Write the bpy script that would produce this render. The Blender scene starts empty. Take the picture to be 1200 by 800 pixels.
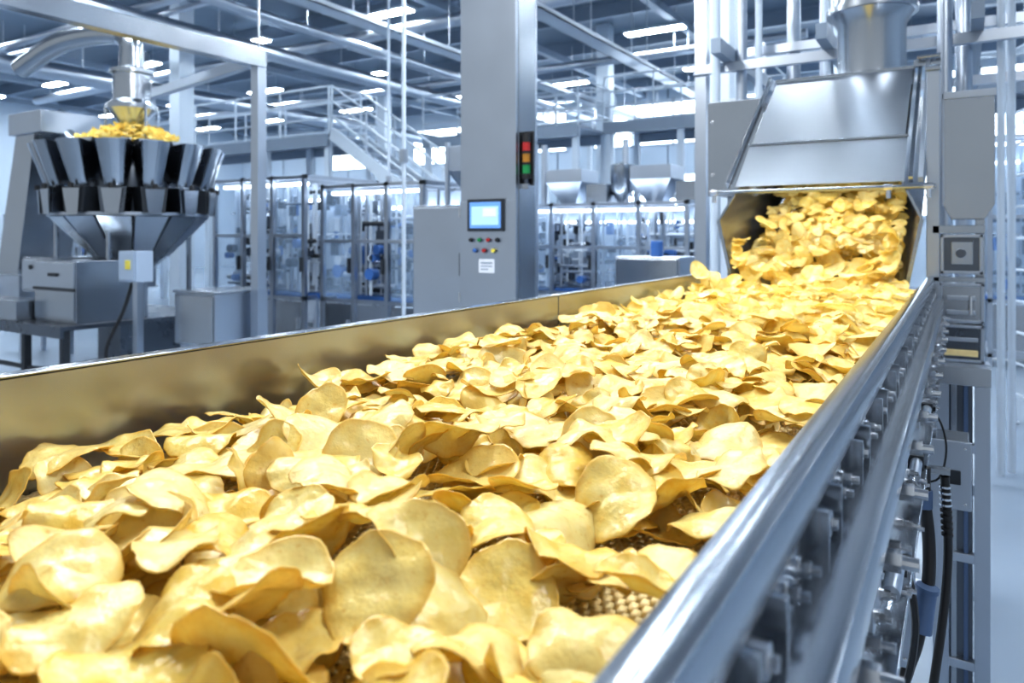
import bpy, math, random
import numpy as np
from mathutils import Vector, Matrix
random.seed(7); rng=np.random.default_rng(31)
scene=bpy.context.scene
scene.view_settings.view_transform='Standard'
scene.view_settings.look='None'
scene.view_settings.exposure=0.04
scene.view_settings.gamma=0.90

# ------------------------------------------------------------ materials
def nmat(name):
    m=bpy.data.materials.new(name); m.use_nodes=True
    nt=m.node_tree; b=nt.nodes['Principled BSDF']
    return m,nt,b
def mat(name,col,rough=.5,metal=0,spec=.5,noise=0,nscale=5,emit=None,es=0,bump=0,bscale=50,stretch=None):
    m,nt,b=nmat(name)
    b.inputs['Base Color'].default_value=(*col,1)
    b.inputs['Roughness'].default_value=rough
    b.inputs['Metallic'].default_value=metal
    b.inputs['Specular IOR Level'].default_value=spec
    if emit:
        b.inputs['Emission Color'].default_value=(*emit,1); b.inputs['Emission Strength'].default_value=es
    tc=nt.nodes.new('ShaderNodeTexCoord'); mp=nt.nodes.new('ShaderNodeMapping')
    nt.links.new(tc.outputs['Object'],mp.inputs['Vector'])
    if stretch: mp.inputs['Scale'].default_value=stretch
    n=nt.nodes.new('ShaderNodeTexNoise'); n.inputs['Scale'].default_value=nscale; n.inputs['Detail'].default_value=4
    nt.links.new(mp.outputs['Vector'],n.inputs['Vector'])
    mx=nt.nodes.new('ShaderNodeMix'); mx.data_type='RGBA'
    mx.inputs[6].default_value=(*[c*(1-noise) for c in col],1); mx.inputs[7].default_value=(*[min(1,c*(1+noise)) for c in col],1)
    nt.links.new(n.outputs['Fac'],mx.inputs[0]); nt.links.new(mx.outputs[2],b.inputs['Base Color'])
    mr=nt.nodes.new('ShaderNodeMapRange'); mr.inputs['To Min'].default_value=max(0.02,rough*.88); mr.inputs['To Max'].default_value=min(1,rough*1.12)
    nt.links.new(n.outputs['Fac'],mr.inputs['Value']); nt.links.new(mr.outputs['Result'],b.inputs['Roughness'])
    if bump:
        n2=nt.nodes.new('ShaderNodeTexNoise'); n2.inputs['Scale'].default_value=bscale
        nt.links.new(mp.outputs['Vector'],n2.inputs['Vector'])
        bp=nt.nodes.new('ShaderNodeBump'); bp.inputs['Strength'].default_value=bump; bp.inputs['Distance'].default_value=.002
        nt.links.new(n2.outputs['Fac'],bp.inputs['Height']); nt.links.new(bp.outputs['Normal'],b.inputs['Normal'])
    return m
STEEL=mat('brushed_steel',(.43,.465,.51),.24,1,noise=.05,nscale=3)
STEELY=mat('rolled_steel_rail',(.41,.45,.50),.19,1,noise=.06,nscale=9,stretch=(1,.15,1),bump=.10,bscale=60)
STEELW=mat('polished_guard_steel',(.40,.415,.44),.26,.9,noise=.08,nscale=5,stretch=(1,.2,1),bump=.08,bscale=14)
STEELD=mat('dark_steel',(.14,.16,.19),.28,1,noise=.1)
STEELB=mat('satin_steel',(.49,.54,.61),.33,1,noise=.05,nscale=3)
LID=mat('hood_brushed_steel',(.43,.465,.51),.30,1,noise=.10,nscale=4,stretch=(1,.3,.3))
BRIGHT=mat('chrome_bolt',(.68,.70,.73),.2,1)
PAINT=mat('grey_painted_metal',(.24,.30,.38),.4,.2,noise=.05)
WHITEP=mat('white_painted_steel',(.58,.66,.75),.4,0,noise=.03)
PALE=mat('pale_machine_panel',(.42,.51,.63),.35,.1,noise=.05)
BLUE=mat('blue_plastic',(.05,.15,.42),.4,0)
BLACK=mat('black_rubber',(.012,.012,.014),.45,0)
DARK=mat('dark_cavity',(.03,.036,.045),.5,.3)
BLUEG=mat('hose_fitting',(.10,.16,.28),.4,.3)
TAN=mat('belt_link_plastic',(.84,.66,.32),.45,0,noise=.2,nscale=30)
TAN2=mat('belt_underlay',(.12,.075,.03),.7,0)
YEL=mat('yellow_label',(.85,.7,.1),.5)
RED=mat('red_lens',(.35,.02,.02),.3,emit=(1,.05,.03),es=.05)
AMB=mat('amber_lens',(.35,.16,.02),.3,emit=(1,.4,.03),es=.03)
GRN=mat('green_lens',(.01,.20,.06),.3,emit=(.05,1,.2),es=.04)
SCREEN=mat('hmi_display',(.3,.5,.8),.2,emit=(.40,.60,.95),es=.65)
SCREEN2=mat('hmi_widget',(.1,.25,.6),.2,emit=(.16,.32,.65),es=.6)
LAB=mat('paper_label',(.8,.83,.88),.6)
WALL=mat('wall_panel_paint',(.62,.72,.83),.6,0,noise=.03,nscale=.6)
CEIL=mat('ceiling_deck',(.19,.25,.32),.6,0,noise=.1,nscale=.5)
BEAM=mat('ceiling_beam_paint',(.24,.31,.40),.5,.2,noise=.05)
FLOOR=mat('epoxy_floor',(.30,.37,.46),.20,0,noise=.06,nscale=.7)
LAMP=mat('led_diffuser',(1,1,1),.5,emit=(.86,.94,1),es=86)
WIN=mat('daylight_window_glass',(.9,.95,1),.1,emit=(.82,.92,1),es=5.0)
GLOW_ADDED=mat('added_glow_strip',(1,1,1),.5,emit=(.78,.88,1),es=8.5)  # glowing strips added to brighten the machine interiors
def glassmat():
    m,nt,b=nmat('guard_glass')
    b.inputs['Base Color'].default_value=(.5,.7,.95,1); b.inputs['Roughness'].default_value=.06
    b.inputs['Alpha'].default_value=.16
    return m
GLASS=glassmat()
def chipmat():
    m,nt,b=nmat('potato_chip'); N=nt.nodes; L=nt.links
    at=N.new('ShaderNodeAttribute'); at.attribute_name='chip'
    sp=N.new('ShaderNodeSeparateColor'); L.new(at.outputs['Color'],sp.inputs[0])
    tc=N.new('ShaderNodeTexCoord')
    n1=N.new('ShaderNodeTexNoise'); n1.inputs['Scale'].default_value=34; n1.inputs['Detail'].default_value=6; n1.inputs['Roughness'].default_value=.6
    L.new(tc.outputs['Object'],n1.inputs['Vector'])
    r1=N.new('ShaderNodeValToRGB'); e=r1.color_ramp.elements
    e[0].position=.28; e[0].color=(.91,.61,.085,1); e[1].position=.70; e[1].color=(.98,.86,.38,1)
    k=r1.color_ramp.elements.new(.46); k.color=(.96,.76,.20,1)
    L.new(n1.outputs['Fac'],r1.inputs[0])
    mx=N.new('ShaderNodeMix'); mx.data_type='RGBA'; mx.blend_type='MIX'
    mx.inputs[7].default_value=(.98,.88,.47,1)
    mr=N.new('ShaderNodeMapRange'); mr.inputs['To Min'].default_value=0; mr.inputs['To Max'].default_value=.7
    L.new(sp.outputs[1],mr.inputs[0]); L.new(mr.outputs[0],mx.inputs[0]); L.new(r1.outputs[0],mx.inputs[6])
    # some chips more golden
    mg=N.new('ShaderNodeMix'); mg.data_type='RGBA'; mg.inputs[7].default_value=(.93,.64,.10,1)
    rg=N.new('ShaderNodeMapRange'); rg.inputs['From Min'].default_value=.65; rg.inputs['To Min'].default_value=0; rg.inputs['To Max'].default_value=.6
    L.new(sp.outputs[2],rg.inputs[0]); L.new(rg.outputs[0],mg.inputs[0]); L.new(mx.outputs[2],mg.inputs[6])
    mx2=N.new('ShaderNodeMix'); mx2.data_type='RGBA'
    mx2.inputs[7].default_value=(.88,.55,.07,1)
    rr=N.new('ShaderNodeValToRGB'); rr.color_ramp.elements[0].position=.82; rr.color_ramp.elements[0].color=(0,0,0,1); rr.color_ramp.elements[1].position=1; rr.color_ramp.elements[1].color=(.6,.6,.6,1)
    L.new(sp.outputs[0],rr.inputs[0]); L.new(rr.outputs[0],mx2.inputs[0]); L.new(mg.outputs[2],mx2.inputs[6])
    n2=N.new('ShaderNodeTexNoise'); n2.inputs['Scale'].default_value=120; n2.inputs['Detail'].default_value=2
    L.new(tc.outputs['Object'],n2.inputs['Vector'])
    r2=N.new('ShaderNodeValToRGB'); r2.color_ramp.elements[0].position=.62; r2.color_ramp.elements[0].color=(0,0,0,1); r2.color_ramp.elements[1].position=.76; r2.color_ramp.elements[1].color=(.5,.5,.5,1)
    L.new(n2.outputs['Fac'],r2.inputs[0])
    mx3=N.new('ShaderNodeMix'); mx3.data_type='RGBA'; mx3.inputs[7].default_value=(.74,.42,.05,1)
    L.new(r2.outputs[0],mx3.inputs[0]); L.new(mx2.outputs[2],mx3.inputs[6])
    L.new(mx3.outputs[2],b.inputs['Base Color'])
    b.inputs['Roughness'].default_value=.24; b.inputs['Specular IOR Level'].default_value=.55
    n3=N.new('ShaderNodeTexNoise'); n3.inputs['Scale'].default_value=85; n3.inputs['Detail'].default_value=4
    L.new(tc.outputs['Object'],n3.inputs['Vector'])
    bp=N.new('ShaderNodeBump'); bp.inputs['Strength'].default_value=.75; bp.inputs['Distance'].default_value=.003
    L.new(n3.outputs['Fac'],bp.inputs['Height']); L.new(bp.outputs['Normal'],b.inputs['Normal'])
    tr=N.new('ShaderNodeBsdfTranslucent'); L.new(mx3.outputs[2],tr.inputs['Color'])
    ms=N.new('ShaderNodeMixShader'); ms.inputs[0].default_value=.30
    L.new(b.outputs[0],ms.inputs[1]); L.new(tr.outputs[0],ms.inputs[2]); L.new(ms.outputs[0],N['Material Output'].inputs['Surface'])
    return m
CHIP=chipmat()

# ------------------------------------------------------------ mesh builder
class MB:
    def __init__(s): s.v=[];s.f=[];s.m=[];s.mats=[]
    def mi(s,m):
        if m not in s.mats: s.mats.append(m)
        return s.mats.index(m)
    def add(s,vs,fs,m):
        o=len(s.v); s.v+= [tuple(p) for p in vs]; k=s.mi(m)
        for f in fs: s.f.append(tuple(o+i for i in f)); s.m.append(k)
    def box(s,x0,x1,y0,y1,z0,z1,m):
        vs=[(x0,y0,z0),(x1,y0,z0),(x1,y1,z0),(x0,y1,z0),(x0,y0,z1),(x1,y0,z1),(x1,y1,z1),(x0,y1,z1)]
        s.add(vs,[(0,3,2,1),(4,5,6,7),(0,1,5,4),(1,2,6,5),(2,3,7,6),(3,0,4,7)],m)
    def hexa(s,b,t,m):
        s.add(list(b)+list(t),[(0,3,2,1),(4,5,6,7),(0,1,5,4),(1,2,6,5),(2,3,7,6),(3,0,4,7)],m)
    def prism(s,prof,ax,a0,a1,m):
        n=len(prof)
        def P(u,v,a): return {'x':(a,u,v),'y':(u,a,v),'z':(u,v,a)}[ax]
        vs=[P(u,v,a0) for u,v in prof]+[P(u,v,a1) for u,v in prof]
        fs=[tuple(range(n))[::-1],tuple(range(n,2*n))]+[(i,(i+1)%n,n+(i+1)%n,n+i) for i in range(n)]
        s.add(vs,fs,m)
    def tube(s,p0,p1,r,m,n=10,r2=None):
        p0=Vector(p0);p1=Vector(p1); d=(p1-p0).normalized(); r2=r if r2 is None else r2
        a=Vector((0,0,1)) if abs(d.z)<.9 else Vector((1,0,0))
        u=d.cross(a).normalized(); w=d.cross(u)
        vs=[p0+(u*math.cos(t)+w*math.sin(t))*r for t in [2*math.pi*i/n for i in range(n)]]
        vs+=[p1+(u*math.cos(t)+w*math.sin(t))*r2 for t in [2*math.pi*i/n for i in range(n)]]
        fs=[tuple(range(n)),tuple(range(n,2*n))[::-1]]+[(i,n+i,n+(i+1)%n,(i+1)%n) for i in range(n)]
        s.add(vs,fs,m)
    def bar(s,p0,p1,w,h,m):
        p0=Vector(p0);p1=Vector(p1); d=(p1-p0).normalized()
        a=Vector((0,0,1)) if abs(d.z)<.95 else Vector((0,1,0))
        u=d.cross(a).normalized()*w/2; q=u.cross(d).normalized()*h/2
        s.hexa([p0-u-q,p0+u-q,p0+u+q,p0-u+q],[p1-u-q,p1+u-q,p1+u+q,p1-u+q],m)
    def hose(s,pts,r,m,n=10,sub=6):
        P=[Vector(p) for p in pts]; out=[]
        Q=[P[0]]+P+[P[-1]]
        for i in range(1,len(Q)-2):
            for k in range(sub):
                t=k/sub; a,b,c,d=Q[i-1],Q[i],Q[i+1],Q[i+2]
                out.append(.5*((2*b)+(c-a)*t+(2*a-5*b+4*c-d)*t*t+(3*b-a-3*c+d)*t**3))
        out.append(P[-1]); vs=[]; fs=[]
        for i,p in enumerate(out):
            d=(out[min(i+1,len(out)-1)]-out[max(i-1,0)]).normalized()
            a=Vector((0,1,0)) if abs(d.y)<.9 else Vector((1,0,0))
            u=d.cross(a).normalized(); w=d.cross(u)
            vs+=[p+(u*math.cos(2*math.pi*j/n)+w*math.sin(2*math.pi*j/n))*r for j in range(n)]
        for i in range(len(out)-1):
            for j in range(n): fs.append((i*n+j,(i+1)*n+j,(i+1)*n+(j+1)%n,i*n+(j+1)%n))
        s.add(vs,fs,m)
    def lathe(s,cx,cy,prof,m,n=32,closed=True):
        vs=[];fs=[]
        for r,z in prof: vs+=[(cx+r*math.cos(2*math.pi*j/n),cy+r*math.sin(2*math.pi*j/n),z) for j in range(n)]
        for i in range(len(prof)-1):
            for j in range(n): fs.append((i*n+j,i*n+(j+1)%n,(i+1)*n+(j+1)%n,(i+1)*n+j))
        s.add(vs,fs,m)
    def bolt(s,x,y,z,m=None,r=.011,l=.03,dx=1):
        m=m or BRIGHT
        s.tube((x,y,z),(x+dx*l*.25,y,z),r*1.35,m,12)
        s.tube((x+dx*l*.25,y,z),(x+dx*l*.65,y,z),r,m,6)
        s.tube((x+dx*l*.65,y,z),(x+dx*l,y,z),r*.6,m,10)
    def rail(s,p0,p1,h,m,post=1.5,r=.02,mids=2):
        p0=Vector(p0);p1=Vector(p1);L=(p1-p0).length;n=max(1,round(L/post)); up=Vector((0,0,h))
        for i in range(n+1):
            q=p0.lerp(p1,i/n); s.tube(q,q+up,r,m,8)
        for k in range(mids+1):
            z=Vector((0,0,h*(k+1)/(mids+1))); s.tube(p0+z,p1+z,r,m,8)
    def obj(s,name,parent=None,bevel=0,smooth=True):
        me=bpy.data.meshes.new(name); me.from_pydata(s.v,[],s.f)
        for m in s.mats: me.materials.append(m)
        me.polygons.foreach_set('material_index',s.m); me.update()
        o=bpy.data.objects.new(name,me); scene.collection.objects.link(o)
        if smooth:
            me.polygons.foreach_set('use_smooth',[True]*len(me.polygons)); me.set_sharp_from_angle(angle=math.radians(35))
        if bevel:
            b=o.modifiers.new('bevel','BEVEL'); b.width=bevel; b.segments=3; b.limit_method='ANGLE'; b.angle_limit=math.radians(50); b.harden_normals=True
        if parent: o.parent=parent
        return o
def empty(name,loc=(0,0,0)):
    e=bpy.data.objects.new(name,None); scene.collection.objects.link(e); e.empty_display_size=.2; return e

# ------------------------------------------------------------ room
XL,XR,YB,ZC=-36.,9.,28.,8.
b=MB(); b.box(XL,XR,-4,YB,-.1,0,FLOOR); b.obj('floor',smooth=False)
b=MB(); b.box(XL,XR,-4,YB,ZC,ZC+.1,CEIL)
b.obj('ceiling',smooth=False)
b=MB(); b.box(XL-.2,XL,-4,YB,0,ZC,WALL)
b.obj('wall_left',smooth=False)
b=MB(); b.box(XR,XR+.2,-4,YB,0,ZC,WALL); b.obj('wall_right',smooth=False)
b=MB(); b.box(XL,XR,YB,YB+.2,0,ZC,WALL); b.obj('wall_back',smooth=False)
b=MB()
for i in range(18): 
    x=XL+1+i*2.5; b.box(x,x+.05,YB-.03,YB,0,ZC,BEAM)
b.obj('trim_back')
wn=1
for (x0,x1,z0,z1) in [(-13.2,-8.0,5.4,7.2),(-7.2,-3.2,5.4,7.2),(-23,-19,5.2,6.9),(-29,-26,5.2,6.9),(-18,-14.5,5.4,7.2),(-1.0,3.6,4.8,7.2),(-13.0,-8.5,2.6,4.2),(-2,1.5,2.4,3.8),(-7,-4,2.6,4.2)]:
    b=MB(); b.box(x0,x1,YB-.06,YB-.03,z0,z1,WIN)
    for t in range(4):
        xx=x0+(x1-x0)*t/3; b.box(xx-.04,xx+.04,YB-.1,YB-.02,z0-.04,z1+.04,WHITEP)
    for zz in (z0,(z0+z1)/2,z1): b.box(x0,x1,YB-.1,YB-.02,zz-.04,zz+.04,WHITEP)
    b.obj('window_%d'%wn); wn+=1
b=MB()
for i in range(8):
    y=5+i*3.2
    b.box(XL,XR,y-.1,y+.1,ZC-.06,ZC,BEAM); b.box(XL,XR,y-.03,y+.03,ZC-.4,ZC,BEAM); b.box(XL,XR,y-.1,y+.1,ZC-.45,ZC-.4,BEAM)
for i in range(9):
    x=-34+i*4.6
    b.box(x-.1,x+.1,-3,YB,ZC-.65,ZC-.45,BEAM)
b.obj('ceiling_beams')
for (y,z,r) in [(9,6.6,.09),(9.5,6.6,.06),(14,6.9,.16),(18.9,6.7,.12)]:
    b=MB(); b.tube((-30,y,z),(-3.2,y,z),r,STEELB,12)
    for x in range(-29,-3,4): b.tube((x,y,z),(x,y,ZC-.7),.015,STEELB,6)
    b.obj('overhead_pipe')
for (x,z,r) in [(-12,6.2,.1),(-15,6.4,.2),(-21,6.2,.25),(1.6,5.2,.12)]:
    b=MB(); b.tube((x,2,z),(x,YB-.1,z),r,STEELB,12)
    for y in range(3,27,4): b.tube((x,y,z),(x,y,ZC-.7),.015,STEELB,6)
    b.obj('overhead_pipe')
for z,x in [(5.7,-9.5),(5.7,-6.4)]:
    b=MB()
    b.box(x-.2,x+.2,6.5,26,z,z+.02,STEELB); b.box(x-.2,x-.18,6.5,26,z,z+.1,STEELB); b.box(x+.18,x+.2,6.5,26,z,z+.1,STEELB)
    for y in range(7,26,3): b.tube((x-.19,y,z),(x-.19,y,ZC-.7),.014,STEELB,6); b.tube((x+.19,y,z),(x+.19,y,ZC-.7),.014,STEELB,6)
    b.obj('cable_tray')
for i in range(8):
    for j in range(5):
        x=-33+i*5.2; y=3.9+j*4.9
        b=MB(); b.box(x-.85,x+.85,y-.2,y+.2,ZC-.74,ZC-.68,WHITEP); b.box(x-.8,x+.8,y-.16,y+.16,ZC-.76,ZC-.74,LAMP)
        b.tube((x-.6,y,ZC-.68),(x-.6,y,ZC),.01,STEELB,6); b.tube((x+.6,y,ZC-.68),(x+.6,y,ZC),.01,STEELB,6)
        b.obj('ceiling_light')
def column(x0,x1,y0,y1,m=WHITEP):
    b=MB(); b.box(x0,x1,y0,y1,0,ZC,m); b.box(x0-.08,x1+.08,y0-.08,y1+.08,0,.05,m); b.box(x0-.05,x1+.05,y0-.05,y1+.05,ZC-.7,ZC-.65,m); b.obj('building_column',bevel=.01)
column(-2.85,-2.42,9,9.4); column(-16.2,-15.8,10.5,10.9); column(-24,-23.6,14.4,14.8); column(-9.2,-8.8,19.6,20); column(-20,-19.6,22,22.4); column(-3,-2.6,20,20.4)

# ------------------------------------------------------------ main conveyor
conv=empty('chip_conveyor')
Y0,Y1=-1.0,4.02
b=MB()
for (a,c) in [(Y0,2.146),(2.151,Y1)]:
    b.box(-1.151,-1.146,a,c,1.36,1.55,STEELW)
    b.box(-1.180,-1.146,a,c,1.545,1.552,STEELY)
    b.box(-1.180,-1.176,a,c,1.515,1.552,STEELY)
b.box(-1.156,-1.151,2.10,2.20,1.37,1.54,STEELD)
b.box(-1.158,-1.152,Y0,Y1,1.20,1.40,STEELY)
b.box(-1.175,-1.158,Y0,Y1,1.26,1.31,STEELY)
b.obj('left_guard',conv,bevel=.0015)
b=MB()
b.prism([(-.1465,1.505),(-.1465,1.538),(-.1425,1.547),(-.134,1.551),(-.120,1.551),(-.1115,1.547),(-.107,1.538),(-.107,1.512),(-.111,1.504),(-.118,1.501),(-.136,1.501)],'y',Y0,Y1+.08,STEELY)
b.box(-.151,-.146,Y0,Y1,1.36,1.535,STEELW)
b.box(-.134,-.124,Y0,Y1,1.42,1.505,STEELD)
b.prism([(-.134,1.438),(-.134,1.450),(-.080,1.450),(-.072,1.447),(-.068,1.440),(-.068,1.408),(-.076,1.408),(-.078,1.436)],'y',Y0,Y1,STEELY)
b.box(-.100,-.090,Y0,Y1,1.24,1.44,STEEL)
b.prism([(-.100,1.24),(-.100,1.228),(-.062,1.228),(-.062,1.24)],'y',Y0,Y1,STEELY)
b.obj('right_side_rail',conv,bevel=.002)
b=MB()
y=.35
i=0
while y<3.95:
    b.box(-.124,-.119,y-.045,y+.045,1.455,1.502,STEELB)
    b.bolt(-.119,y-.025,1.475,r=.0075,l=.022); b.bolt(-.119,y+.025,1.475,r=.0075,l=.022)
    b.box(-.124,-.100,y+.085,y+.095,1.450,1.503,STEEL); b.box(-.124,-.100,y+.165,y+.175,1.450,1.503,STEEL)
    b.tube((-.124,y+.13,1.478),(-.104,y+.13,1.478),.012,STEELB,14); b.tube((-.104,y+.13,1.478),(-.098,y+.13,1.478),.006,BRIGHT,6)
    b.bolt(-.090,y+.07,1.375,r=.013,l=.050)
    b.bolt(-.090,y+.19,1.345,r=.009,l=.036)
    if i%2==0:
        b.box(-.090,-.083,y+.02,y+.12,1.30,1.40,STEELB)
        b.bolt(-.083,y+.04,1.32,r=.006,l=.018); b.bolt(-.083,y+.10,1.32,r=.006,l=.018)
        b.tube((-.075,y+.15,1.300),(-.075,y+.25,1.300),.011,STEELB,14); b.tube((-.075,y+.10,1.300),(-.075,y+.15,1.300),.004,BRIGHT,8); b.box(-.09,-.062,y+.245,y+.262,1.286,1.314,DARK)
    b.bolt(-.090,y-.03,1.27,r=.008,l=.034)
    b.bolt(-.070,y+.06,1.236,r=.006,l=.016)
    y+=.262; i+=1
b.obj('side_fasteners',conv,bevel=.0)
b=MB()
b.box(-1.14,-.155,Y0,Y1,1.34,1.35,TAN2)
b.box(-1.13,-.12,Y0,Y1,1.20,1.215,STEELD)
for yy in np.arange(-.8,4,.6): b.box(-1.15,-.1,yy-.02,yy+.02,1.22,1.34,STEELD)
for yy in (-.7,2.95):
    for xx in (-1.17,-.085):
        b.box(xx,xx+.05,yy,yy+.06,0.02,1.24,STEELB); b.box(xx-.03,xx+.08,yy-.03,yy+.09,0,.02,STEELB)
    b.box(-1.15,-.07,yy+.005,yy+.055,.45,.51,STEELB)
b.box(-.105,.088,2.93,3.03,1.235,1.298,STEEL)
b.box(.040,.086,2.95,3.01,0,1.24,STEELB)
b.box(-.035,.035,2.985,3.005,.05,1.235,STEELD)
b.box(-.03,-.012,2.965,2.985,.05,1.235,STEEL); b.box(.008,.022,2.965,2.985,.05,1.235,BLUEG)
for zz in (.25,.62,1.0): b.box(-.085,.086,2.955,2.99,zz,zz+.03,STEELB)
b.obj('support_frame',conv,bevel=.002)
b=MB()
def jbox(x0,x1,y0,y1,z0,z1):
    b.box(x0,x1,y0,y1,z0,z1,STEEL); b.box(x0-.006,x1+.006,y0-.008,y0,z0-.006,z1+.006,STEELB)
    for xx in (x0+.01,x1-.01):
        for zz in (z0+.012,z1-.012): b.tube((xx,y0-.013,zz),(xx,y0-.008,zz),.004,BRIGHT,8)
jbox(-.100,.020,2.40,2.55,.985,1.165); jbox(-.138,-.082,1.60,1.75,.92,1.10)
b.box(-.09,-.06,2.43,2.5,1.16,1.24,STEEL); b.box(-.13,-.1,1.65,1.72,1.09,1.24,STEEL)
b.box(-.04,.0,2.388,2.393,1.05,1.09,DARK)
b.obj('junction_boxes',conv,bevel=.003)
b=MB()
b.tube((-.069,1.84,1.24),(-.069,1.84,1.17),.013,BLACK,14); b.tube((-.069,1.84,1.19),(-.069,1.84,1.15),.017,BLUEG,8)
b.hose([(-.069,1.84,1.17),(-.060,1.84,1.08),(-.060,1.82,1.0),(-.070,1.80,.93),(-.090,1.76,.85),(-.13,1.7,.80),(-.3,1.65,.78)],.013,BLACK,12)
b.tube((-.062,1.80,.985),(-.072,1.785,.90),.020,BLUEG,14); b.tube((-.0605,1.80,.995),(-.062,1.80,.985),.023,BLUEG,14)
b.hose([(-.030,1.86,1.22),(-.024,1.86,1.1),(-.026,1.86,1.0),(-.035,1.84,.9),(-.05,1.82,.78),(-.08,1.8,.55),(-.08,1.8,.1)],.009,BLACK,12)
b.bar((-.09,1.86,1.232),(-.02,1.86,1.232),.03,.01,STEEL)
for k in range(9): b.tube((-.030+k*.0006,1.86,1.20-.013*k),(-.030+k*.0006,1.86,1.195-.013*k),.012,BRIGHT if k<4 else BLACK,12)
b.hose([(-.085,2.05,1.30),(-.05,2.05,1.31),(-.03,2.05,1.24),(-.045,2.05,1.16),(-.09,2.06,1.14)],.0025,BLACK,8)
b.hose([(-.085,1.4,1.22),(-.065,1.4,1.10),(-.08,1.42,.98),(-.11,1.45,.92),(-.2,1.5,.9)],.006,BLACK,8)
b.obj('hoses',conv)
def boxes_mesh(name,cen,half,m,parent):
    n=len(cen); sg=np.array([[-1,-1,-1],[1,-1,-1],[1,1,-1],[-1,1,-1],[-1,-1,1],[1,-1,1],[1,1,1],[-1,1,1]],float)
    v=(cen[:,None,:]+sg[None]*half[:,None,:]).reshape(-1,3)
    q=np.array([[4,5,6,7],[0,1,5,4],[1,2,6,5],[2,3,7,6],[3,0,4,7]])
    f=(np.arange(n)[:,None,None]*8+q[None]).reshape(-1,4)
    me=bpy.data.meshes.new(name); me.vertices.add(len(v)); me.vertices.foreach_set('co',v.ravel())
    me.loops.add(f.size); me.loops.foreach_set('vertex_index',f.ravel())
    me.polygons.add(len(f)); me.polygons.foreach_set('loop_start',np.arange(len(f))*4)
    me.update(calc_edges=True); me.materials.append(m)
    o=bpy.data.objects.new(name,me); scene.collection.objects.link(o); o.parent=parent; return o
cs=[];hs=[]
ys=np.arange(-.6,4.0,.0125)
for j,yy in enumerate(ys):
    cs.append((-.648,yy,1.376)); hs.append((.492,.0020,.0022))
    xs=np.arange(-1.134,-.16,.0145)+(.00725 if j%2 else 0)
    for x in xs: cs.append((x,yy+.006,1.3785)); hs.append((.0038,.0068,.0018))
boxes_mesh('woven_belt',np.array(cs),np.array(hs),TAN,conv)

# ------------------------------------------------------------ feed chute / hood
hood=empty('chip_feed_chute')
b=MB(); th=.004
yf,yb,dzb=4.03,5.45,.70
sec=[(-1.05,1.40),(-1.144,1.83),(-1.03,2.015)]
secR=[(-.245,1.40),(-.160,1.83),(-.245,2.015)]
def sheet(b,q,m,t=.004):
    q=[Vector(p) for p in q]; n=(q[1]-q[0]).cross(q[2]-q[0]).normalized()*t
    b.hexa([p for p in q],[p+n for p in q],m)
for S in (sec,secR):
    for i in range(2):
        (xa,za),(xb,zb)=S[i],S[i+1]
        sheet(b,[(xa,yf,za),(xb,yf,zb),(xb,yb,zb+dzb),(xa,yb,za+dzb)],STEELW)
    for i in range(2):
        (xa,za),(xb,zb)=S[i],S[i+1]
        b.bar((xa,yf,za),(xb,yf,zb),.018,.012,STEELY)
sheet(b,[(-1.05,yf,1.395),(-.245,yf,1.395),(-.245,yb,1.37+dzb),(-1.05,yb,1.37+dzb)],STEELW)
b.box(-1.05,-.245,yb,yb+.01,1.37+dzb,2.75,STEELD)
b.obj('trough',hood)
b=MB()
sheet(b,[(-1.04,3.985,2.012),(-.235,3.985,2.012),(-.235,4.30,2.265),(-1.04,4.30,2.265)],LID,.006)
sheet(b,[(-1.03,4.305,2.272),(-.245,4.305,2.272),(-.245,5.0,2.76),(-1.03,5.0,2.76)],LID,.006)
b.bar((-1.05,4.30,2.272),(-.23,4.30,2.272),.03,.012,STEELY)
sheet(b,[(-1.03,5.0,2.76),(-.245,5.0,2.76),(-.245,5.5,2.76),(-1.03,5.5,2.76)],LID,.006)
b.bar((-1.04,5.0,2.765),(-.235,5.0,2.765),.03,.02,STEELY)
for x in (-1.04,-.240):
    b.prism([(3.99,2.0),(4.30,2.262),(5.0,2.752),(5.5,2.752),(5.5,2.5)],'x',x,x+.005,STEEL)
for x in (-1.075,-.205):
    b.bar((x,3.97,2.02),(x,5.02,2.79),.02,.035,STEELY)
b.bar((-.165,3.99,2.02),(-.165,4.95,2.80),.02,.03,STEELB)
b.tube((-1.17,3.965,1.985),(-.10,3.965,1.985),.011,STEELY,12)
for x in (-1.15,-.30,-.13): 
    b.tube((x,3.965,1.985),(x,3.965,1.93),.012,BRIGHT,12); b.tube((x-.02,3.965,1.985),(x+.02,3.965,1.985),.018,BRIGHT,12)
b.box(-.24,-.10,4.95,4.99,2.76,2.80,STEELY)
b.tube((-.22,4.9,2.80),(-.10,4.9,2.80),.014,STEELY,12)
b.obj('hood_lid',hood,bevel=.001)
b=MB(); b.box(-1.0,-.28,4.30,4.42,2.225,2.245,STEELB); b.obj('added_hood_fill_housing',hood)  # made-up casing for the added fill under the lid
l=bpy.data.lights.new('added_hood_fill','AREA'); l.shape='RECTANGLE'; l.size=.68; l.size_y=.1; l.energy=5; l.color=(1,.99,.97)  # fill light added under the lid to brighten chips in the chute
o=bpy.data.objects.new('added_hood_fill',l); scene.collection.objects.link(o); o.location=(-.64,4.36,2.22); o.parent=hood
b=MB()
b.lathe(-.50,5.3,[(0,2.76),(.225,2.762),(.225,2.79),(.205,2.80),(.205,3.12),(.25,3.20),(.275,3.20),(.275,3.235),(.255,3.24),(.255,ZC-.1)],STEEL,40)
b.obj('supply_duct',hood)
b=MB()
b.box(-1.42,-1.08,4.8,5.3,2.02,2.62,STEELD); b.box(-1.43,-1.07,4.785,4.8,2.01,2.63,STEEL)
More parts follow.
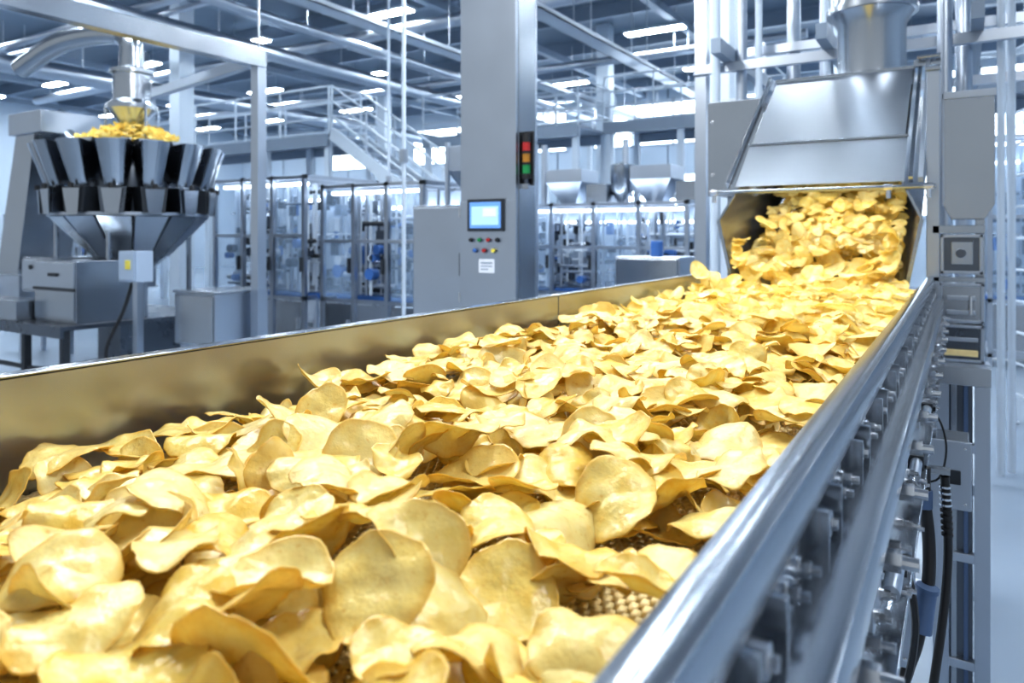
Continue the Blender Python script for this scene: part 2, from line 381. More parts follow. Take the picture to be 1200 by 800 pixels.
for zz in (2.15,2.5): b.tube((-1.40,4.78,zz),(-1.40,4.785,zz),.012,BRIGHT,10)
b.box(-1.36,-1.30,5.0,5.06,0,2.05,STEEL); b.box(-1.12,-1.06,5.6,5.66,0,2.9,STEEL)
b.obj('drive_housing',hood,bevel=.004)
b=MB()
b.box(-.145,-.088,4.11,4.17,0,2.56,STEELB)
b.box(-.15,-.083,4.10,4.18,2.56,2.58,STEELY)
b.box(.06,.10,4.20,4.26,0,1.90,STEEL)
b.prism([(-.075,1.90),(-.075,2.45),(.14,2.45),(.14,1.90),(.10,1.83),(-.04,1.83)],'y',4.16,4.34,STEEL)
b.box(-.08,.145,4.152,4.16,2.42,2.455,STEELB); b.box(-.08,-.07,4.152,4.16,1.9,2.45,STEELB)
def cab(x0,x1,z0,z1,y=4.12,m=STEEL):
    b.box(x0,x1,y,y+.16,z0,z1,m); b.box(x0-.006,x1+.006,y-.008,y,z0,z0+.015,STEELB); b.box(x0-.006,x1+.006,y-.008,y,z1-.015,z1,STEELB)
    b.box(x0-.006,x0+.01,y-.008,y,z0,z1,STEELB); b.box(x1-.01,x1+.006,y-.008,y,z0,z1,STEELB)
cab(-.08,.085,1.565,1.755,m=STEELD); cab(-.088,.09,1.33,1.52); cab(-.085,.09,1.14,1.32,m=STEELD)
b.box(-.04,.05,4.105,4.12,1.61,1.72,STEEL); b.tube((.0,4.095,1.665),(.0,4.105,1.665),.022,STEELD,16)
b.box(-.06,.06,4.105,4.12,1.37,1.39,STEELB); b.box(-.06,.06,4.105,4.12,1.44,1.46,STEELB); b.tube((.04,4.11,1.46),(.04,4.11,1.37),.01,BRIGHT,10)
b.box(-.07,.07,4.105,4.12,1.17,1.20,TAN); b.box(-.07,.07,4.105,4.12,1.24,1.26,STEELB)
b.box(-.12,.10,4.11,4.15,1.76,1.80,STEELY); b.box(-.12,.10,4.11,4.15,1.525,1.55,STEELY); b.box(-.12,.12,4.11,4.28,1.08,1.13,STEELB)
for x in (-.1,.06): b.box(x,x+.045,4.12,4.17,0,1.1,STEELB)
b.box(-.1,.1,4.13,4.16,.5,.55,STEELB)
b.obj('chute_support_frame',hood,bevel=.003)

b=MB()
for (x,y,r) in [(-1.78,6.2,.035),(-1.62,6.4,.05),(-1.45,6.3,.03),(-1.30,7.0,.06),(-1.05,7.2,.06),(-.96,6.6,.03),(-.1,6.2,.05),(.02,6.9,.06),(.25,6.4,.025),(.32,6.5,.025),(-.75,7.4,.04)]:
    b.tube((x,y,0),(x,y,7.2),r,WHITEP if r<.045 else STEELB,12)
for (z,y) in [(3.2,6.3),(3.45,6.9),(3.9,6.2),(3.05,7.2)]:
    b.bar((-2.0,y,z),(2.4,y,z),.06,.08,STEELB)
for x in (-1.7,-.9,.1,1.2):
    b.bar((x,5.9,3.3),(x,8.8,3.3),.08,.12,PAINT)
for x in (-1.95,2.3):
    b.box(x-.05,x+.05,6.3,6.42,0,3.95,STEELB); b.box(x-.05,x+.05,8.5,8.6,0,3.95,STEELB)
b.obj('pipe_support_structure')
b=MB()
L0,L1=Vector((.415,8.2,0)),Vector((.36,8.2,4.6)); R0,R1=L0+Vector((.13,-.36,0)),L1+Vector((.13,-.36,0))
b.bar(L0,L1,.05,.03,WHITEP); b.bar(R0,R1,.05,.03,WHITEP)
for k in range(1,16):
    b.tube(L0.lerp(L1,k/16),R0.lerp(R1,k/16),.013,WHITEP,8)
b.box(.38,.46,8.15,8.25,0,.02,STEELB); b.box(.50,.58,7.79,7.89,0,.02,STEELB)
b.obj('access_ladder')

# ------------------------------------------------------------ machines
def pack_machine(name,x0,x1,y0,y1,z1,cols,seed,zg=.85,hop=True):
    r=random.Random(seed); b=MB(); w=.06
    b.box(x0,x1,y0,y1,.12,.18,STEELB)
    nx=cols+1
    for i in range(nx):
        x=x0+(x1-x0-w)*i/cols
        for y in (y0,y1-w): b.box(x,x+w,y,y+w,0,z1,STEELB)
        b.box(x,x+w,y0,y1,z1-w,z1,STEELB)
    for z in (.18,zg,z1-w,(zg+z1)/2):
        for y in (y0,y1-w): b.box(x0,x1,y+.01,y+w-.01,z,z+w*.8,STEELB)
    for x in (x0,x1-w):
        b.box(x,x+w,y0,y1,zg,zg+w,STEELB)
    for i in range(cols):
        xa=x0+(x1-x0)*i/cols+w; xb=x0+(x1-x0)*(i+1)/cols-.01
        b.box(xa,xb,y0+.02,y0+.03,.22,zg-.02,STEELB if i%2 else STEEL)
        b.box((xa+xb)/2+.15,(xa+xb)/2+.18,y0-.02,y0+.02,.45,.62,BRIGHT)
        if i%2==0: b.box(xa,xb,y0+.02,y0+.026,zg+.06,z1-w,GLASS)
        b.box(xb-.06,xb-.03,y0-.03,y0+.02,zg+.4,zg+.6,DARK)
        b.box(xa,xb,y0+.35,y1-.2,zg+.12,zg+.18,STEEL)
        for k in range(34):
            cx=r.uniform(xa,xb-.1); cz=zg+.1+r.random()*(z1-zg-.45); s=r.uniform(.03,.16); h=r.uniform(.03,.26)
            yy=r.uniform(y0+.15,y1-.4)
            b.box(cx,cx+s,yy,yy+s,cz,min(cz+h,z1-.08),r.choice([PALE,WHITEP,STEELB,STEELD,STEELD,STEEL,BLUE,DARK,DARK,PAINT]))
        for k in range(7):
            cz=zg+.15+r.random()*(z1-zg-.35); yy=r.uniform(y0+.15,y0+.6)
            b.tube((xa,yy,cz),(xb,yy,cz),r.uniform(.012,.035),r.choice([STEEL,STEELD,WHITEP,STEELB,DARK]),12)
        for k in range(8):
            cx=r.uniform(xa,xb); yy=r.uniform(y0+.15,y0+.5)
            b.tube((cx,yy,zg+.1),(cx,yy,z1-.1),r.uniform(.01,.025),r.choice([STEELB,WHITEP]),8)
        for k in range(4):
            cx=r.uniform(xa+.1,xb-.1); cz=zg+.2+r.random()*.6; yy=y0+.12
            b.tube((cx,yy,cz),(cx,yy+.12,cz),r.uniform(.04,.09),r.choice([BLUE,STEELD,WHITEP]),18)
    b.box(x0+.1,x1-.1,y0+.12,y0+.18,z1-.14,z1-.10,GLOW_ADDED)  # added glow behind the front panels
    b.box(x0+.1,x1-.1,y1-.2,y1-.14,z1-.3,z1-.26,GLOW_ADDED)
    b.box(x0,x1,y1-.08,y1-.07,zg,z1-.05,PALE)
    b.box(x0-.15,x1+.15,y0+.25,y0+.55,zg+.02,zg+.08,BLUE)
    if hop:
        n=max(1,cols//2)
        for i in range(n):
            cx=x0+(x1-x0)*(i+.5)/n; cy=(y0+y1)/2; s=.32
            b.hexa([(cx-.12,cy-.12,z1),(cx+.12,cy-.12,z1),(cx+.12,cy+.12,z1),(cx-.12,cy+.12,z1)],[(cx-s,cy-s,z1+.35),(cx+s,cy-s,z1+.35),(cx+s,cy+s,z1+.35),(cx-s,cy+s,z1+.35)],STEELB)
            b.box(cx-s,cx+s,cy-s,cy+s,z1+.35,z1+.55,STEELB)
            b.box(cx+s+.05,cx+s+.4,cy-.25,cy+.2,z1,z1+.3,STEEL)
            b.tube((cx-s-.2,cy,z1),(cx-s-.2,cy,z1+1.0),.05,STEELB,10)
            b.lathe(cx+s+.55,cy,[(.05,z1),(.18,z1+.2),(.18,z1+.6),(0,z1+.65)],STEEL,20)
    b.obj(name,bevel=.004)
pack_machine('bag_packaging_machine',-9.7,-7.7,7.0,8.5,2.6,3,1,hop=False)
pack_machine('bag_packaging_machine',-7.5,-5.7,7.1,8.6,2.45,3,2,hop=False)
pack_machine('bag_packaging_machine',-6.1,-3.2,9.8,11.3,2.25,4,3)
pack_machine('bag_packaging_machine',-21,-17,9.0,10.3,2.3,4,5)
pack_machine('bag_packaging_machine',.3,3.0,11.6,13,3.1,3,6,hop=False)
pack_machine('bag_packaging_machine',-5.2,-1.5,14.5,16,2.6,4,8)
pack_machine('bag_packaging_machine',-12.0,-8.6,9.6,11.2,2.3,4,9,hop=False)

def mezz(x0,x1,y0,y1,z,name='mezzanine_platform'):
    b=MB(); b.box(x0,x1,y0,y1,z-.06,z,STEELB); b.box(x0,x1,y0-.04,y0+.04,z-.28,z,PAINT); b.box(x0,x1,y1-.04,y1+.04,z-.28,z,PAINT)
    n=int((x1-x0)/3)+1
    for i in range(n+1):
        x=x0+.1+(x1-x0-.2)*i/n
        for y in (y0+.1,y1-.1): b.box(x-.07,x+.07,y-.07,y+.07,0,z-.05,WHITEP)
    b.rail((x0,y0,z),(x1,y0,z),1.1,WHITEP,r=.026); b.rail((x0,y1,z),(x1,y1,z),1.1,WHITEP,r=.026)
    b.rail((x1,y0,z),(x1,y1,z),1.1,WHITEP)
    b.obj(name)
mezz(-19,-12.4,12.0,13.6,4.1); mezz(-12.2,-7.6,15.2,17,4.35); mezz(-7.4,-3.6,16.2,18.2,4.5); mezz(.2,4.5,13.4,15.5,4.2); mezz(-16,-10.5,22,24,5.6)
b=MB()
n=20; pa=Vector((-12.3,12.1,4.1)); pb=Vector((-5.9,12.1,0))
for yy in (12.0,12.95):
    b.bar((pa.x,yy,pa.z),(pb.x,yy,pb.z),.06,.28,WHITEP)
    b.rail((pa.x,yy,pa.z+.05),(pb.x,yy,pb.z+.05),1.05,WHITEP,post=1.2,r=.028)
for i in range(n):
    p=pa.lerp(pb,(i+.5)/n); b.box(p.x-.14,p.x+.14,12.0,12.95,p.z,p.z+.03,STEELB)
b.obj('access_stairs')

cc=empty('control_tower')
b=MB()
b.box(-3.52,-2.985,4.88,5.22,.08,ZC-.8,STEELB); b.box(-3.50,-3.005,4.90,5.20,0,.08,DARK)
b.box(-3.525,-2.98,4.872,4.88,.12,2.03,STEELB)
b.box(-2.985,-2.979,4.92,5.18,.3,7.1,STEEL)
for zz in (.5,1.2,1.9): b.box(-3.53,-3.515,4.865,4.885,zz,zz+.08,BRIGHT)
b.obj('cabinet',cc,bevel=.006)
b=MB()
b.box(-3.435,-3.085,4.855,4.872,1.785,2.045,DARK); b.box(-3.41,-3.11,4.851,4.856,1.81,2.02,SCREEN2)
b.box(-3.39,-3.13,4.849,4.852,1.835,1.985,SCREEN); b.box(-3.28,-3.15,4.847,4.850,1.90,1.97,LAB)
b.obj('hmi_screen',cc,bevel=.002)
b=MB()
for i,(m) in enumerate([BLACK,GRN,RED,BLACK]):
    x=-3.40+i*.085; b.tube((x,4.872,1.715),(x,4.86,1.715),.020,STEELD,16); b.tube((x,4.86,1.715),(x,4.842,1.715),.014,m,16)
for i,(m) in enumerate([BLUE,RED,YEL]):
    x=-3.36+i*.09; b.tube((x,4.872,1.63),(x,4.86,1.63),.020,STEELD,16); b.tube((x,4.86,1.63),(x,4.842,1.63),.015,m,16)
b.box(-3.33,-3.18,4.868,4.873,1.45,1.56,LAB); b.box(-3.31,-3.2,4.866,4.869,1.525,1.535,PAINT); b.box(-3.31,-3.2,4.866,4.869,1.50,1.507,PAINT); b.box(-3.31,-3.24,4.866,4.869,1.475,1.482,PAINT)
b.obj('push_buttons',cc)
b=MB()
x,y=-2.93,4.95
b.box(-2.985,-2.90,4.93,4.97,2.12,2.16,STEEL); b.tube((x,y,2.14),(x,y,2.22),.02,STEELD,12)
b.tube((x,y,2.20),(x,y,2.24),.04,BLACK,16)
for z,m in [(2.24,GRN),(2.33,AMB),(2.42,RED)]:
    b.tube((x,y,z),(x,y,z+.07),.032,m,16); b.tube((x,y,z+.07),(x,y,z+.09),.037,BLACK,16)
b.tube((x,y,2.51),(x,y,2.56),.037,BLACK,16)
b.box(x-.045,x+.045,y+.03,y+.05,2.15,2.58,BLACK)
b.obj('signal_light',cc)
b=MB()
b.box(-4.25,-3.60,5.15,5.75,.95,2.02,STEEL); b.box(-4.23,-3.62,5.13,5.15,.97,2.0,STEELB); b.box(-3.70,-3.66,5.10,5.13,1.4,1.6,DARK)
for x in (-4.2,-3.7): 
    for y in (5.2,5.65): b.box(x,x+.06,y,y+.06,0,.95,STEELB)
b.obj('electrical_cabinet',bevel=.008)
b=MB()
hx,hy=-5.0,7.6
b.hexa([(hx-.15,hy-.15,2.1),(hx+.15,hy-.15,2.1),(hx+.15,hy+.15,2.1),(hx-.15,hy+.15,2.1)],[(hx-.4,hy-.4,2.55),(hx+.4,hy-.4,2.55),(hx+.4,hy+.4,2.55),(hx-.4,hy+.4,2.55)],STEEL)
b.box(hx-.4,hx+.4,hy-.4,hy+.4,2.55,2.85,STEELB)
for x in (hx-.42,hx+.38):
    for y in (hy-.42,hy+.38): b.box(x,x+.05,y,y+.05,0,2.9,STEELB)
for z in (1.0,2.0): b.box(hx-.42,hx+.43,hy-.42,hy-.38,z,z+.05,STEELB)
b.box(hx-.3,hx+.3,hy-.3,hy+.3,1.1,2.0,PALE)
b.obj('buffer_hopper',bevel=.006)
b=MB()
b.box(-2.85,-2.2,6.5,7.0,1.2,1.55,STEELB); b.box(-2.83,-2.22,6.48,6.5,1.22,1.53,STEEL)
for x in (-2.8,-2.3): b.box(x,x+.05,6.6,6.65,0,1.2,STEELB)
b.tube((-2.5,6.7,1.55),(-2.5,6.7,1.7),.06,BLUE,14)
b.obj('drive_unit',bevel=.01)

# ------------------------------------------------------------ multihead weigher
wg=empty('multihead_weigher'); cx,cy=-9.05,5.35
b=MB()
b.lathe(cx,cy,[(0,1.9),(.5,1.95),(.55,2.3),(.55,2.7),(.5,2.82),(0,2.9)],STEELD,32)
n=14
for i in range(n):
    a=2*math.pi*(i+.35)/n; ca,sa=math.cos(a),math.sin(a); tx,ty=-sa,ca
    def Q(r,t,z): return (cx+ca*r+tx*t, cy+sa*r+ty*t, z)
    w1,w2=.165,.10
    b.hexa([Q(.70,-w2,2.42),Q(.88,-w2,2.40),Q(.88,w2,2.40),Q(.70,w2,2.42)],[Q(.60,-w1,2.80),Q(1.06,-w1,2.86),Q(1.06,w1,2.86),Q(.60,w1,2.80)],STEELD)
    nf=6
    for j in range(nf):
        t0,t1=-1+2*j/nf,-1+2*(j+1)/nf
        bul=lambda t:.045*(1-t*t)
        b.hexa([Q(.90+bul(t0),w2*t0,2.34),Q(.90+bul(t1),w2*t1,2.34),Q(.88+bul(t1),w2*t1,2.34),Q(.88+bul(t0),w2*t0,2.34)],
               [Q(1.08+bul(t0),.15*t0,2.86),Q(1.08+bul(t1),.15*t1,2.86),Q(1.06+bul(t1),.15*t1,2.86),Q(1.06+bul(t0),.15*t0,2.86)],STEEL)
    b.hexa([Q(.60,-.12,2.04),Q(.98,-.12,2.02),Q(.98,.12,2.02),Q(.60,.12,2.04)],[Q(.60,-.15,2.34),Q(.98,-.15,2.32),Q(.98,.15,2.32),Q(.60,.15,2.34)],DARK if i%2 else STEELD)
    b.hexa([Q(.99,-.07,2.0),Q(1.0,-.07,2.0),Q(1.0,.07,2.0),Q(.99,.07,2.0)],[Q(1.0,-.11,2.30),Q(1.02,-.11,2.30),Q(1.02,.11,2.30),Q(1.0,.11,2.30)],STEEL)
    b.hexa([Q(.3,-.07,2.86),Q(.85,-.12,2.86),Q(.85,.12,2.86),Q(.3,.07,2.86)],[Q(.3,-.08,2.92),Q(.85,-.14,2.90),Q(.85,.14,2.90),Q(.3,.08,2.92)],STEELB)
    w3,w4=.185,.09
    b.hexa([Q(.40,-w4,1.50),Q(.43,-w4,1.48),Q(.43,w4,1.48),Q(.40,w4,1.50)],[Q(.86,-w3,2.0),Q(.90,-w3,1.98),Q(.90,w3,1.98),Q(.86,w3,2.0)],STEELB if i%2 else STEEL)
    b.tube(Q(1.02,0,2.30),Q(1.02,0,2.36),.03,BLACK,8)
b.lathe(cx,cy,[(.89,1.99),(.93,1.99),(.93,2.03),(.89,2.03),(.89,1.99)],STEELB,42)
b.lathe(cx,cy,[(.44,1.50),(.28,1.35),(.15,1.2),(.15,1.1)],STEEL,28)
b.obj('weigh_heads',wg)
b=MB()
b.lathe(cx,cy,[(.14,3.10),(.16,3.2),(.30,3.36),(.30,3.42),(.22,3.48),(.22,3.80),(.26,3.82),(.26,3.86),(.16,3.9),(.14,4.15)],STEEL,32)
for a in (0,2.1,4.2): b.tube((cx+.3*math.cos(a),cy+.3*math.sin(a),2.9),(cx+.3*math.cos(a),cy+.3*math.sin(a),3.4),.015,STEEL,8)
b.hose([(cx,cy,4.1),(cx-.05,cy,4.25),(cx-.3,cy,4.38),(cx-.9,cy-.1,4.42),(cx-1.5,cy-.2,4.35),(cx-2.2,cy-.3,4.1)],.14,STEEL,20,8)
b.obj('infeed_funnel',wg)
b=MB()
b.box(-10.1,-9.4,4.55,5.9,1.05,1.48,STEEL); b.box(-10.08,-9.42,4.53,4.55,1.08,1.45,STEELB)
for x in (-9.85,-9.65): b.tube((x,4.53,1.36),(x,4.51,1.36),.03,DARK,12)
b.box(-9.35,-8.45,4.35,5.2,.75,1.46,STEEL); b.box(-9.33,-8.47,4.33,4.35,1.15,1.44,STEELB); b.box(-9.33,-8.47,4.33,4.35,.78,1.12,STEEL)
b.box(-9.0,-8.8,4.31,4.33,1.28,1.32,DARK); b.box(-9.36,-8.44,4.32,4.34,1.12,1.15,DARK)
b.box(-10.35,-8.35,4.15,6.2,.70,.75,STEELD); b.box(-10.35,-8.35,4.13,4.17,.62,.75,STEELD); b.box(-10.33,-9.4,4.16,4.5,.75,.98,STEEL)
for x in (-10.33,-9.3,-8.45):
    for y in (4.17,6.05): b.box(x,x+.08,y,y+.08,0,.70,DARK)
b.box(-10.3,-8.4,4.19,4.22,.2,.25,DARK)
b.box(-9.2,-8.7,5.0,5.8,.1,.70,STEELD)
for (x,y) in [(-9.8,4.8),(-8.6,4.8),(-9.8,5.85),(-8.6,5.85)]: b.tube((x,y,.75),(x,y,2.0),.03,STEEL,8)
b.obj('base_frame',wg,bevel=.006)
b=MB()
b.box(-7.95,-7.62,4.55,4.75,1.24,1.58,PALE); b.box(-7.93,-7.64,4.535,4.55,1.26,1.56,PALE); b.box(-7.80,-7.70,4.53,4.537,1.38,1.48,YEL)
b.box(-7.80,-7.72,4.62,4.70,0,1.24,STEELB); b.box(-7.9,-7.62,4.55,4.80,0,.03,STEELB)
b.hose([(-7.85,4.65,1.24),(-7.95,4.6,.9),(-8.1,4.5,.5),(-8.05,4.5,.2)],.02,BLACK,8)
b.obj('weigher_control_box',bevel=.01)
b=MB()
b.box(-7.45,-6.75,4.9,5.6,.55,1.12,STEELB); b.box(-7.43,-6.77,4.88,4.9,.57,1.10,STEEL); b.box(-7.46,-6.74,4.87,5.62,1.12,1.15,STEEL)
for x in (-7.42,-6.85):
    for y in (4.95,5.5): b.box(x,x+.06,y,y+.06,0,.55,STEELB)
b.obj('checkweigher_cabinet',bevel=.01)
b=MB()
b.hexa([(-11.9,5.0,1.1),(-11.3,5.0,1.0),(-11.3,5.7,1.0),(-11.9,5.7,1.1)],[(-11.3,5.0,3.15),(-10.75,5.0,3.3),(-10.75,5.7,3.3),(-11.3,5.7,3.15)],STEEL)
b.box(-12.1,-11.1,4.95,5.75,.75,1.2,STEELB); b.box(-11.4,-10.5,4.95,5.75,3.15,3.45,STEELB)
b.tube((-10.7,5.35,3.2),(-10.35,5.35,3.0),.12,STEEL,16)
for x in (-12.0,-11.2):
    for y in (5.0,5.65): b.box(x,x+.06,y,y+.06,0,.78,STEELB)
b.tube((-12.0,4.94,1.0),(-12.0,4.8,1.0),.1,PALE,16)
b.obj('bucket_elevator',bevel=.008)
b=MB()
for (x,y) in [(-6.68,5.3),(-10.7,6.2)]:
    b.box(x,x+.12,y,y+.12,0,3.7,STEELB); b.box(x-.05,x+.17,y-.05,y+.17,0,.02,STEELB)
b.bar((-6.62,1.2,3.70),(-6.62,5.4,3.70),.14,.18,STEEL)
b.bar((-10.7,6.25,3.76),(-6.6,5.4,3.72),.10,.12,STEELB)
b.box(-6.7,-6.58,1.2,1.32,0,3.7,STEELB)
for (x,y) in [(-6.62,5.36),(-6.62,3)]: b.tube((x,y,3.7),(x,y,ZC-.8),.015,STEELB,6)
b.obj('steel_gantry',bevel=.004)
for (x,y) in [(-5.5,6.5),(-8.2,9.3),(-6.3,9.4)]:
    b=MB(); b.tube((x,y,0),(x,y,7.2),.024,WHITEP,8); b.tube((x,y,2.6),(x,y,2.75),.05,STEELB,10)
    b.obj('service_drop_pipe')

# ------------------------------------------------------------ chips
def chip_shape(r):
    big=r.random()<.30
    return dict(R=r.uniform(.048,.060) if big else r.uniform(.032,.052),e=r.uniform(0,.20),pe=r.uniform(0,6.28),a3=r.uniform(0,.07),p3=r.uniform(0,6.28),a5=r.uniform(0,.035),p5=r.uniform(0,6.28),
      A1=r.choice([1,-1])*r.uniform(2.,12.),A2=r.uniform(-3.,3.),w=r.uniform(.0015,.006),nw=int(r.integers(2,6)),pw=r.uniform(0,6.28),rot=r.uniform(0,6.28),tw=r.uniform(-9,9))
def ev(S,t,th):
    rr=S['R']*(1+S['e']*np.cos(2*th+S['pe'])+S['a3']*np.cos(3*th+S['p3'])+S['a5']*np.cos(5*th+S['p5']) +.018*np.cos(11*th+S['p3']))*t
    x=rr*np.cos(th); y=rr*np.sin(th)
    z=S['A1']*x*x+S['A2']*y*y+S['tw']*x*y*.5+S['w']*t**3*np.cos(S['nw']*th+S['pw'])+.0010*t**4*np.cos(9*th+S['p5'])+.0018*np.sin(105*x+S['p5'])*np.cos(95*y+S['pe'])+.0011*np.sin(200*y+S['p3'])
    z=.036*np.tanh(z/.036)
    sh=1-np.abs(z)*7*(abs(S['A1'])/13)
    return np.stack([x*sh,y,z],-1)
def grid(ts,ns):
    th=np.arange(ns)*2*np.pi/ns
    T=np.concatenate([[0.]]+[np.full(ns,t) for t in ts]); TH=np.concatenate([[0.]]+[th for t in ts])
    fs3=[(0,1+j,1+(j+1)%ns) for j in range(ns)]; fs4=[]
    for i in range(len(ts)-1):
        for j in range(ns): fs4.append((1+i*ns+j,1+(i+1)*ns+j,1+(i+1)*ns+(j+1)%ns,1+i*ns+(j+1)%ns))
    return T,TH,fs3,fs4
def res(ts,ns,double):
    T,TH,f3,f4=grid(ts,ns); n=len(T); f3=list(f3);f4=list(f4)
    if double:
        f3+= [tuple(n+i for i in f)[::-1] for f in f3[:]]; g=[tuple(n+i for i in f)[::-1] for f in f4[:]]
        base=1+(len(ts)-1)*ns
        f4+= g+[(base+j,n+base+j,n+base+(j+1)%ns,base+(j+1)%ns) for j in range(ns)]
    return T,TH,np.array(f3),np.array(f4),double
HI=res([.2,.4,.58,.74,.87,.96,1.],36,True); LO=res([.3,.6,.85,1.],18,False)
st=res([.12,.25,.37,.5,.62,.75,.87,1.],26,False)
g=.008; gx0,gy0=-1.15,-.62; NX=int(1.01/g)+3; NY=int(6.1/g)+3
gy=gy0+np.arange(NY)*g
base=1.382+np.maximum(0,gy-3.80)*.50
hm=np.repeat(base[None,:],NX,0); hb=hm.copy()
def rot(ax,a):
    c,s=math.cos(a),math.sin(a)
    return {'x':np.array([[1,0,0],[0,c,-s],[0,s,c]]),'y':np.array([[c,0,s],[0,1,0],[-s,0,c]]),'z':np.array([[c,-s,0],[s,c,0],[0,0,1]])}[ax]
V=[];C=[];F3=[];F4=[];off=0;cnt=0
ph=rng.uniform(0,6.28,8)
HOLES=[(-.848,1.06,.055),(-.505,.885,.05),(-.275,.73,.075),(-.29,1.18,.07),(-.28,1.62,.06),(-.62,1.5,.05),(-.9,1.55,.045),(-.45,2.1,.05),(-.27,.55,.05),(-.93,.44,.045),(-.28,2.2,.05)]
def sstep(a,b,x):
    t=min(1,max(0,(x-a)/(b-a))); return t*t*(3-2*t)
def target(x,y):
    n=.5+.25*math.sin(9*x+3*y+ph[0])+.25*math.sin(13*y-5*x+ph[1])+.2*math.sin(21*x+ph[2])*math.sin(17*y+ph[3])
    t=.018+.032*n+.007*min(max(y,0),4)
    if y>3.9: return .02+.05*n
    far=sstep(1.4,3.0,y)
    t*=far+(1-far)*sstep(-.18,-.40,x)**.8 if x>-.40 else 1
    f2=sstep(.5,1.1,y)
    t*=f2+(1-f2)*sstep(-1.12,-.93,x) if x<-.93 else 1
    return t
for k in range(23000):
    y=rng.uniform(-.5,5.38); 
    if y>3.95: x=rng.uniform(-1.0,-.29)
    else:
        lo=-1.07 if y<1.5 else -1.09
        x=rng.uniform(lo,-.205)
    ix=int((x-gx0)/g); iy=int((y-gy0)/g)
    tg=target(x,y)
    if tg<.006 or hm[ix,iy]-hb[ix,iy]>tg: continue
    if any((x-a)**2+(y-c)**2<r_*r_ for a,c,r_ in HOLES): continue
    S=chip_shape(rng)
    u=rng.random()
    if u<.17:
        R=rot('z',rng.normal(.3,.7))@rot('x',rng.uniform(.3,.95))@rot('z',rng.uniform(0,6.28))
    else:
        tl=min(abs(rng.normal(0,.38)),1.0)
        if u>.90: tl=rng.uniform(.6,1.25)
        R=rot('z',rng.uniform(0,6.28))@rot('x',tl)@rot('z',rng.uniform(0,6.28))
    if y>3.9: R=rot('x',.46)@R
    P=ev(S,st[0],st[1])@R.T
    X=P[:,0]+x
    if X.min()<-1.142: x+=-1.142-X.min()
    if X.max()>-.158: x-=X.max()+.158
    if y>3.9:
        if (P[:,0]+x).min()<-1.05: x+=-1.05-(P[:,0]+x).min()
        if (P[:,0]+x).max()>-.25: x-=(P[:,0]+x).max()+.25
    ii=np.clip(((P[:,0]+x-gx0)/g).astype(int),0,NX-1); jj=np.clip(((P[:,1]+y-gy0)/g).astype(int),0,NY-1)
    d=np.sort(hm[ii,jj]-P[:,2]); z=d[int(len(d)*.89)]+.002
    z=max(z,(hb[ii,jj]-P[:,2]).max()+.001)
    cap=1.510 if x<-.40 else 1.485
    if y<.75 and x<-.8: cap=1.465
    if y<2.2 and P[:,2].max()+z>cap: continue
    if y<3.4 and P[:,2].max()+z>1.535: continue
    np.maximum.at(hm,(ii,jj),P[:,2]+z)
    r=HI if y<2.3 else LO
    A=ev(S,r[0],r[1])
    rimA=r[0]
    if r[4]:
        B=A.copy(); B[:,2]-=.0010; A=np.concatenate([A,B]); rimA=np.concatenate([rimA,rimA])
    A=A@R.T+np.array([x,y,z])
    V.append(A); c1,c2=rng.random(),rng.random()
    C.append(np.stack([rimA,np.full(len(A),c1),np.full(len(A),c2),np.ones(len(A))],-1))
    F3.append(r[2]+off); F4.append(r[3]+off); off+=len(A); cnt+=1
def make_mesh(name,V,C,F3,F4,m):
    V=np.concatenate(V);C=np.concatenate(C);F3=np.concatenate(F3);F4=np.concatenate(F4)
    me=bpy.data.meshes.new(name); me.vertices.add(len(V)); me.vertices.foreach_set('co',V.ravel().astype(np.float32))
    li=np.concatenate([F3.ravel(),F4.ravel()]); me.loops.add(len(li)); me.loops.foreach_set('vertex_index',li.astype(np.int32))
    ls=np.concatenate([np.arange(len(F3))*3,len(F3)*3+np.arange(len(F4))*4]); me.polygons.add(len(ls)); me.polygons.foreach_set('loop_start',ls.astype(np.int32))
    me.update(calc_edges=True)
    at=me.attributes.new('chip','FLOAT_COLOR','POINT'); at.data.foreach_set('color',C.ravel().astype(np.float32))
    me.polygons.foreach_set('use_smooth',np.ones(len(ls),bool)); me.materials.append(m)
    o=bpy.data.objects.new(name,me); scene.collection.objects.link(o); return o
make_mesh('potato_chips',V,C,F3,F4,CHIP)
print('CHIPS',cnt,off)
V=[];C=[];F3=[];F4=[];off=0
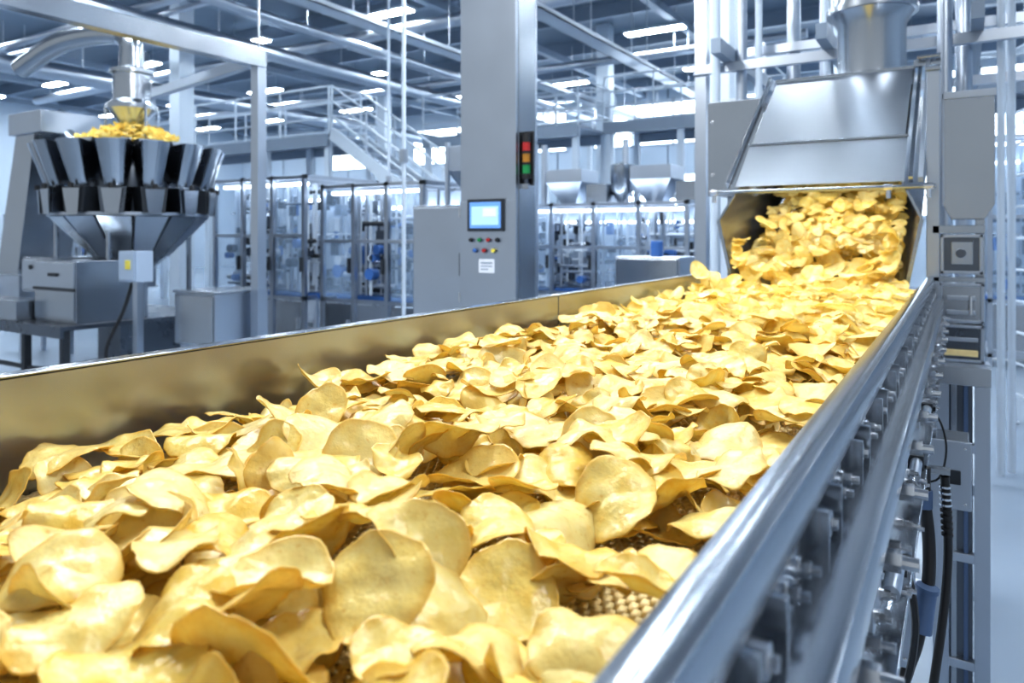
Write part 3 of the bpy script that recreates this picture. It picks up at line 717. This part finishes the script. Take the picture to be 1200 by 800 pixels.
for k in range(300):
    a=rng.uniform(0,6.28); rr=.60*math.sqrt(rng.random()); S=chip_shape(rng)
    R=rot('z',rng.uniform(0,6.28))@rot('x',rng.normal(0,.5))
    A=ev(S,LO[0],LO[1])*1.2@R.T+np.array([cx+rr*math.cos(a),cy+rr*math.sin(a),2.92+.28*(1-rr/.6)+rng.uniform(0,.06)])
    V.append(A);C.append(np.stack([LO[0],np.full(len(A),.3),np.full(len(A),.5),np.ones(len(A))],-1));F3.append(LO[2]+off);F4.append(LO[3]+off);off+=len(A)
o=make_mesh('weigher_chips',V,C,F3,F4,CHIP); o.parent=wg

# ------------------------------------------------------------ lights
w=bpy.data.worlds.new('World'); scene.world=w; w.use_nodes=True
w.node_tree.nodes['Background'].inputs[0].default_value=(.84,.92,1,1); w.node_tree.nodes['Background'].inputs[1].default_value=.64
def area(x,y,z,sx,sy,p,col=(.98,.99,1)):  # unseen lights with housings, added to brighten and shape the chips and machinery
    e=empty('added_area_light')
    l=bpy.data.lights.new('added_area_lamp','AREA'); l.shape='RECTANGLE'; l.size=sx; l.size_y=sy; l.energy=p; l.color=col
    o=bpy.data.objects.new('added_area_lamp',l); scene.collection.objects.link(o); o.location=(x,y,z); o.parent=e
    b=MB(); b.box(x-sx/2-.05,x+sx/2+.05,y-sy/2-.05,y+sy/2+.05,z+.02,z+.1,WHITEP); b.tube((x,y,z+.1),(x,y,ZC),.012,STEELB,8); b.obj('added_light_housing',e)
area(-3.0,2.2,5.3,.5,2.4,225); area(1.3,2.0,5.3,.5,2.4,125); area(-3.9,7.2,5.6,1.8,.4,180)
area(-9,3.5,6.2,2.4,.6,200,(.9,.96,1)); 

cam=bpy.data.cameras.new('camera'); co=bpy.data.objects.new('camera',cam); scene.collection.objects.link(co)
co.location=(0,0,1.75); co.rotation_euler=(math.pi/2,0,math.radians(31.75))
cam.sensor_width=36; cam.lens=25.5; cam.shift_y=-124/1200; cam.clip_start=.02; cam.clip_end=200
cam.dof.use_dof=True; cam.dof.focus_distance=1.3; cam.dof.aperture_fstop=4.8
scene.camera=co
